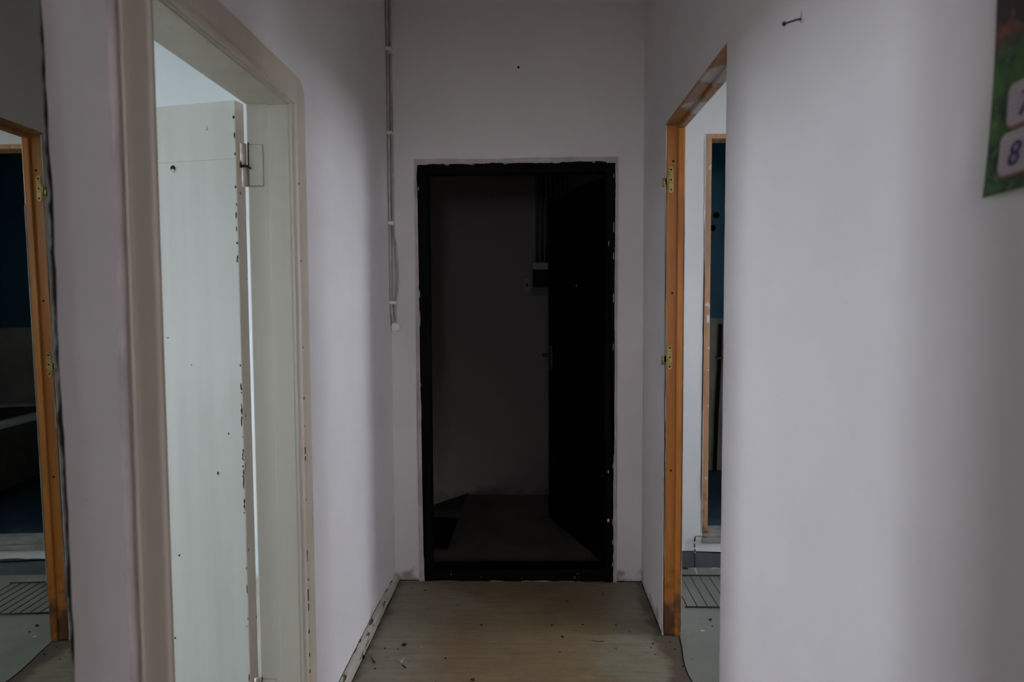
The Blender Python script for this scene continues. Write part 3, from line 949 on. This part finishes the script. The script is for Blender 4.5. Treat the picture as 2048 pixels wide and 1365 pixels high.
bm = bmesh.new()
nu, nv = 14, 20
g = [[None] * (nv + 1) for _ in range(nu + 1)]
for side, off in ((0, 0.0), (1, 0.0006)):
    gg = [[bm.verts.new((-curl(CW * i / nu, CH * j / nv) + off, -CW * i / nu, CH * j / nv + 0.012 * i / nu * (1 - j / nv))) for j in range(nv + 1)] for i in range(nu + 1)]
    for i in range(nu):
        for j in range(nv):
            bm.faces.new((gg[i][j], gg[i + 1][j], gg[i + 1][j + 1], gg[i][j + 1]))
link('calendar_sheet', bm_to('calendar_sheet', bm), M['calendar'], cal, True, True)


def rpanel(name, s0, s1, h0, h1, rad, off, mat, parent, slope=0.03):
    out = []
    for (cxx, czz, a0) in ((s1 - rad, h1 - rad, 0), (s0 + rad, h1 - rad, 90), (s0 + rad, h0 + rad, 180), (s1 - rad, h0 + rad, 270)):
        for k in range(5):
            a = math.radians(a0 + 90 * k / 4)
            out.append((cxx + rad * math.cos(a), czz + rad * math.sin(a)))
    bm = bmesh.new()
    vv = [bm.verts.new((-curl(s, h) - off, -s, h + slope * s)) for s, h in out]
    f = bm.faces.new(vv)
    r_ = bmesh.ops.extrude_face_region(bm, geom=[f])
    for v in r_['geom']:
        if isinstance(v, bmesh.types.BMVert):
            v.co.x += 0.0005
    return link(name, bm_to(name, bm), mat, parent, True)


def digit(ch, s, h, size, parent):
    cu = bpy.data.curves.new('numeral', 'FONT')
    cu.body = ch
    cu.size = size
    cu.extrude = 0.0004
    cu.shear = 0.3
    cu.offset = 0.0002
    cu.align_x = 'CENTER'
    tmp = bpy.data.objects.new('tmp_text', cu)
    col.objects.link(tmp)
    dg = bpy.context.evaluated_depsgraph_get()
    me = bpy.data.meshes.new_from_object(tmp.evaluated_get(dg))
    bpy.data.objects.remove(tmp)
    me.transform(Matrix(((0, 0, -1, 0), (-1, 0, 0, 0), (0, 1, 0, 0), (0, 0, 0, 1))))
    me.transform(Matrix.Translation((-curl(s, h) - 0.0026, -s, h)))
    return link('numeral', me, M['ink'], parent, True)


def month(s, h, num):
    rim = rpanel('month_panel', s, s + 0.085, h - 0.003, h + 0.046, 0.010, 0.0008, M['panel_rim'], cal)
    rpanel('panel_face', s + 0.001, s + 0.085, h, h + 0.046, 0.009, 0.0014, M['panel'], rim)
    if num:
        digit(num, s + (0.025 if num == '8' else 0.027), h + 0.009, 0.037, rim)


month(0.022, 0.020, '8')
month(0.029, 0.073, '7')
month(0.118, 0.023, None)
month(0.126, 0.077, None)

# --- nail -------------------------------------------------------------------------------
nl = empty('wall_nail', (XR, 1.415, 1.941), label='bent dark nail driven into the right wall', cat='nail')
tube('shank', [(XR + 0.006, 1.417, 1.943), (XR - 0.012, 1.4135, 1.938), (XR - 0.036, 1.408, 1.929)], 0.0019, M['iron'], nl, 8)
tube('nail_head', [(XR - 0.0345, 1.4083, 1.9296), (XR - 0.0375, 1.4077, 1.9284)], 0.0044, M['iron'], nl, 12)
slab('plaster_crack', [(1.4135, 1.958), (1.4165, 1.945), (1.418, 1.936), (1.414, 1.932), (1.4125, 1.944)], 0, XR - 0.0006, XR + 0.002, M['cement'], nl)

# --- cable in the corner of the end wall ---------------------------------------------
cb = empty('surface_cable', (XL, 3.285, 1.27), label='painted twin cable running down the corner to a white plug', cat='cable')


def cab(pts, r=0.0068):
    return tube('wire', spline(pts, 5), r, M['wirepaint'], cb, 8)


YE = D - 0.008
cab([(XL + .007, D - .050, CEIL), (XL + .007, D - .048, 2.57), (XL + .007, D - .050, 2.2), (XL + .007, D - .048, 1.76), (XL + .007, D - .050, 1.5), (XL + .007, D - .046, 1.38), (XL + .012, D - .026, 1.285)])
cab([(XL + .014, YE, CEIL), (XL + .014, YE, 2.57), (XL + .015, YE, 2.2), (XL + .015, YE, 1.76), (XL + .024, YE, 1.66), (XL + .031, YE - .004, 1.55), (XL + .031, YE - .004, 1.47), (XL + .020, YE, 1.38), (XL + .018, YE - .006, 1.285)])
for z in (2.572, 2.183, 1.761, 1.382):
    box('cable_clip', (XL, XL + 0.026, D - 0.062, D, z - 0.008, z + 0.008), M['plastic'], cb, 0.003)
bm = bmesh.new()
disc(bm, (XL + 0.024, D - 0.016, 1.264), 0.0235, 'Y', 0.032, 20, 0.020)
link('cable_plug', bm_to('cable_plug', bm), M['plastic'], cb)

# --- small hole in the end wall
bm = bmesh.new(); disc(bm, (0, 0, 0), 0.0055, 'Y', 0.002, 10)
o = link('wall_plug_hole', bm_to('wall_plug_hole', bm), M['dark']); o.location = (-0.056, D - 0.0008, 2.496)
prop(o, 'small dark drill hole in the end wall above the black doorway', 'hole')

# --- meter, conduits and socket on the landing wall ------------------------------------
mt = empty('electric_meter', (0.09, LY, 1.47), label='dark electric meter with pale cover on the landing wall', cat='meter')
box('meter_body', (0.012, 0.21, LY - 0.09, LY, 1.485, 1.605), M['meter'], mt, 0.006)
box('meter_cover', (0.012, 0.21, LY - 0.10, LY, 1.606, 1.655), M['metertop'], mt, 0.006)
box('meter_board', (0.0, 0.225, LY - 0.012, LY, 1.43, 1.70), M['landing'], mt, 0.002)
for k in range(7):
    x = 0.045 + 0.033 * k
    tube('conduit_pipe', [(x, LY - 0.020, 1.66 if k < 5 else 1.705), (x, LY - 0.020, CEIL)], 0.0125, M['iron'], None, 10, label='dark vertical conduit pipe rising on the landing wall', cat='pipe', group='conduit pipes on the landing wall')
sw = empty('light_switch', (-0.02, LY, 1.45), label='pale square switch beside the meter on the landing wall', cat='switch')
box('switch_plate', (-0.055, 0.0105 - 0.012, LY - 0.010, LY, 1.45, 1.55), M['switch'], sw, 0.004)
bm = bmesh.new(); disc(bm, (-0.028, LY - 0.011, 1.502), 0.011, 'Y', 0.006, 14); link('switch_button', bm_to('switch_button', bm), M['meter'], sw)

# --- wire rack on the floor of the right room -----------------------------------------
RX0, RX1, RY0, RY1 = 0.700, 1.21, 3.040, 3.400
rk = empty('wire_rack', ((RX0 + RX1) / 2, (RY0 + RY1) / 2, 0), label='black wire rack lying on the grey green floor', cat='rack')
zr = 0.006
tube('frame_rod', [(RX0 - .012, RY0, zr), (RX1 + .012, RY0, zr)], 0.0034, M['iron'], rk, 6)
tube('frame_rod', [(RX0 - .012, RY1, zr), (RX1 + .012, RY1, zr)], 0.0034, M['iron'], rk, 6)
for k in range(12):
    x = RX0 + (RX1 - RX0) * k / 11
    tube('rod', [(x, RY0 - .004, zr - 0.002), (x, RY1 + .008, zr - 0.002)], 0.0022, M['iron'], rk, 6)

# --- black and white cable end hanging from the bathroom sill -------------------------
sc = empty('striped_cable', (0.842, YW - 0.02, 0.0), label='black and white striped cable end hanging down the white wall', cat='cable')
tube('lead', spline([(0.91, YW - 0.014, 0.160), (0.87, YW - 0.007, 0.163), (0.850, YW - 0.006, 0.162), (0.846, YW - 0.006, 0.156)], 5), 0.0016, M['iron'], sc, 6)
zs = [0.156, 0.136, 0.122, 0.106, 0.096, 0.082, 0.076, 0.0]
for k in range(len(zs) - 1):
    a, b = zs[k], zs[k + 1]
    wob = lambda z: 0.845 + 0.0015 * math.sin(z * 90)
    end = (0.838, YW - 0.045, 0.012) if b == 0.0 else (wob(b), YW - 0.008, b)
    tube('sheath', [(wob(a), YW - 0.008, a), end], 0.0034, M['iron'] if k % 2 == 0 else M['paper'], sc, 8)
tube('bare_end', [(0.838, YW - 0.045, 0.011), (0.836, YW - 0.095, 0.0)], 0.0036, M['paper'], sc, 8)

# --- bathtub ---------------------------------------------------------------------------
def bathtub():
    o = empty('bathtub', (2.1, 4.3, 0.16), label='white enamelled bathtub on feet in the blue bathroom', cat='bathtub')
    x0, x1, y0, y1, zt = 1.72, 2.42, 3.70, 4.92, 0.72
    bm = bmesh.new()

    def ring(ins, z, rad):
        out = []
        X0, X1, Y0, Y1 = x0 + ins, x1 - ins, y0 + ins, y1 - ins
        for (cx, cy, a0) in ((X1 - rad, Y1 - rad, 0), (X0 + rad, Y1 - rad, 90), (X0 + rad, Y0 + rad, 180), (X1 - rad, Y0 + rad, 270)):
            for k in range(6):
                a = math.radians(a0 + 90 * k / 5)
                out.append(bm.verts.new((cx + rad * math.cos(a), cy + rad * math.sin(a), z)))
        return out
    rs = [ring(0.17, 0.25, 0.10), ring(0.11, 0.30, 0.16), ring(0.055, 0.50, 0.18), ring(0.045, zt - 0.05, 0.18), ring(0.0, zt - 0.045, 0.2), ring(0.0, zt - 0.008, 0.2), ring(0.012, zt, 0.2),
          ring(0.05, zt, 0.17), ring(0.062, zt - 0.02, 0.17), ring(0.10, 0.45, 0.15), ring(0.17, 0.30, 0.11), ring(0.24, 0.285, 0.06)]
    for a, b in zip(rs, rs[1:]):
        for k in range(len(a)):
            bm.faces.new((a[k], a[(k + 1) % len(a)], b[(k + 1) % len(a)], b[k]))
    bm.faces.new(rs[0]); bm.faces.new(rs[-1])
    me = bm_to('tub_shell', bm)
    sh = link('tub_shell', me, M['tubside'], o, False, True, [M['tubside'], M['enamel']])
    for f in me.polygons:
        if (f.center.z + o.location.z) > zt - 0.06 or f.normal.z > 0.4:
            f.material_index = 1
    for x in (x0 + 0.2, x1 - 0.2):
        for y in (y0 + 0.22, y1 - 0.22):
            tube('foot', [(x, y, 0.30), (x + (0.03 if x > 2 else -0.03), y, 0.22), (x + (0.02 if x > 2 else -0.02), y, 0.16)], [0.03, 0.022, 0.028], M['enamel'], o, 8)
    return o


bathtub()
# pipe on the bathroom back wall
wp = empty('water_pipe', (1.33, BY1, 0.16), label='rusty water pipe with tap on the bathroom back wall', cat='pipe')
tube('pipe', [(1.345, BY1 - 0.03, 1.22), (1.343, BY1 - 0.03, 0.95), (1.325, BY1 - 0.035, 0.55), (1.318, BY1 - 0.03, 0.16)], 0.013, M['rust'], wp, 10)
box('pipe_bracket', (1.315, 1.365, BY1 - 0.045, BY1, 0.97, 0.985), M['metertop'], wp, 0.002)
for k, (x, z) in enumerate(((1.315, 1.99), (1.290, 1.90))):
    bm = bmesh.new(); disc(bm, (0, 0, 0), 0.022, 'Y', 0.008, 14)
    o = link('wall_hook', bm_to('wall_hook', bm), M['black']); o.location = (x, BY1 - 0.004, z)
    prop(o, 'dark round rosette on the blue bathroom wall, %s of the two' % ('lower' if k else 'higher'), 'rosette', 'rosettes on the blue wall')

# --- litter on the floors --------------------------------------------------------------
def blob(name, loc, size, mat, label, cat, seed, group=None):
    bm = bmesh.new()
    bmesh.ops.create_icosphere(bm, subdivisions=2, radius=1.0)
    r_ = random.Random(seed)
    for v in bm.verts:
        k = 1 + r_.uniform(-0.28, 0.28)
        v.co = Vector((v.co.x * size[0] * k, v.co.y * size[1] * k, max(-0.5, v.co.z) * size[2] * k))
    zmin = min(v.co.z for v in bm.verts)
    for v in bm.verts:
        v.co.z -= zmin
    o = link(name, bm_to(name, bm), mat)
    o.location = loc
    return prop(o, label, cat, group)


def flat(name, loc, size, mat, label, cat, seed, lift=0.004, rz=0.0, group=None):
    """thin curled flake with thickness"""
    r_ = random.Random(seed)
    bm = bmesh.new()
    n = 9
    rim, c = [], []
    top = bm.verts.new((0, 0, 0.0018)); bot = bm.verts.new((0, 0, 0.0))
    for k in range(n):
        a = 2 * math.pi * k / n
        q = r_.uniform(0.7, 1.05)
        h = lift * abs(math.cos(a)) * q
        rim.append(bm.verts.new((math.cos(a) * size[0] * q, math.sin(a) * size[1] * q, h + 0.0014)))
        c.append(bm.verts.new((math.cos(a) * size[0] * q, math.sin(a) * size[1] * q, h)))
    for k in range(n):
        k2 = (k + 1) % n
        bm.faces.new((top, rim[k], rim[k2])); bm.faces.new((bot, c[k2], c[k])); bm.faces.new((rim[k], c[k], c[k2], rim[k2]))
    o = link(name, bm_to(name, bm), mat)
    o.location = loc
    o.rotation_euler = (0, 0, rz)
    return prop(o, label, cat, group)


def floor_at(px, py, z=0.0):
    """floor spot read off the photograph once, used as a fixed place in the room"""
    d = rgt * ((px - 1024) / FPX) + up * ((682.5 - py) / FPX) + fwd
    t = (z - CAM_Z) / d.z
    return Vector((d.x * t, d.y * t, z))


# hollow nut near the baseboard
p = floor_at(808, 1292)
bm = bmesh.new()
R1, r1 = 0.0072, 0.0034
for i in range(12):
    for j in range(8):
        a, b = 2 * math.pi * i / 12, 2 * math.pi * j / 8
        bm.verts.new(((R1 + r1 * math.cos(b)) * math.cos(a), (R1 + r1 * math.cos(b)) * math.sin(a), r1 + r1 * 1.0 * math.sin(b)))
bm.verts.ensure_lookup_table()
for i in range(12):
    for j in range(8):
        bm.faces.new([bm.verts[k] for k in (i * 8 + j, ((i + 1) % 12) * 8 + j, ((i + 1) % 12) * 8 + (j + 1) % 8, i * 8 + (j + 1) % 8)])
o = link('ring_nut', bm_to('ring_nut', bm), M['iron'], None, False, True); o.location = p
prop(o, 'small black ring lying on the linoleum', 'ring')
flat('peel_curl', floor_at(803, 1325), (0.009, 0.013), M['peel'], 'cream curl of peel on the linoleum', 'peel', 2, 0.012, 0.3)
tube('dry_stalk', [floor_at(805, 1331, .002), floor_at(809, 1335, .002), floor_at(813, 1336.5, .002)], [0.003, 0.0025, 0.001], M['leafbrown'], None, 6, label='dark stalk beside the cream curl of peel', cat='stalk')
flat('plaster_sliver', floor_at(843, 1295), (0.003, 0.010), M['crumb'], 'thin pale sliver beside the small black ring', 'sliver', 5, 0.001, 0.3)
flat('plaster_sliver', floor_at(740, 1307), (0.003, 0.009), M['crumb'], 'thin pale sliver lying close to the baseboard', 'sliver', 6, 0.001, -0.5)
blob('dirt_lump', floor_at(725, 1318), (0.008, 0.010, 0.008), M['dark'], 'black lump of dirt against the baseboard', 'dirt', 3)
tube('dead_twig', [floor_at(742, 1312, .003), floor_at(745, 1320, .003), floor_at(749, 1326, .003)], [0.001, 0.002, 0.004], M['leafbrown'], None, 6, label='short dark twig with thick end near the baseboard', cat='twig')
tube('thin_twig', spline([floor_at(1184, 1281, .0015), floor_at(1196, 1284, .0015), floor_at(1208, 1283, .0015)], 4), 0.0011, M['leafbrown'], None, 6, label='thin curved twig in the middle of the linoleum', cat='twig')
blob('dark_clod', floor_at(945, 1362), (0.008, 0.006, 0.005), M['leafbrown'], 'dark clod in the middle of the linoleum', 'dirt', 8)
crumbs = [(963, 1252, 3), (1125, 1275, 4), (1104, 1252, 3), (1165, 1251, 2.5), (1232, 1252, 2.5), (1120, 1305, 2), (891, 1318, 2.5), (750, 1339, 2.5), (1306, 1289, 2.5), (1302, 1297, 2),
          (1232, 1298, 2), (824, 1177, 2), (850, 1182, 2.5), (915, 1211, 2.5), (1206, 1190, 2.5), (1135, 1204, 2.5), (1260, 1265, 2), (1340, 1285, 2), (1350, 1300, 2), (1367, 1334, 2.5), (1310, 1310, 2), (770, 1298, 2), (796, 1300, 2)]
for i, (px, py, s) in enumerate(crumbs):
    s *= 0.0012
    blob('dirt_crumb', floor_at(px, py), (s * 1.3, s, s * 0.8), M['leafbrown'] if i % 3 else M['dark'], 'tiny dark crumb of dirt scattered on the linoleum', 'dirt', 100 + i, 'dirt crumbs on the linoleum')
zf = -0.0045
flat('paper_scrap', floor_at(1405, 1263, zf), (0.011, 0.005), M['paper'], 'white paper scrap on the grey green floor', 'paper', 15, 0.001)
flat('dry_leaf', floor_at(1420, 1242, zf), (0.010, 0.007), M['leafbrown'], 'larger dry leaf on the grey green floor', 'leaf', 16, 0.008, 0.5)
flat('dry_leaf', floor_at(1424, 1254, zf), (0.005, 0.004), M['leafbrown'], 'smaller dry leaf by the paper scrap', 'leaf', 17, 0.004)
flat('paper_scrap', floor_at(1434, 1124, zf), (0.014, 0.006), M['paper'], 'white paper scrap by the grey skirting band', 'paper', 18, 0.004)
for i, (px, a) in enumerate(((1371, 0.014), (1430, 0.022))):
    blob('plaster_rubble', floor_at(px, 1139, zf), (a, 0.007, 0.005), M['crumb'] if i else M['leafbrown'], ['brown rubble heap at the foot of the grey skirting', 'tan rubble heap at the foot of the grey skirting'][i], 'rubble', 30 + i)
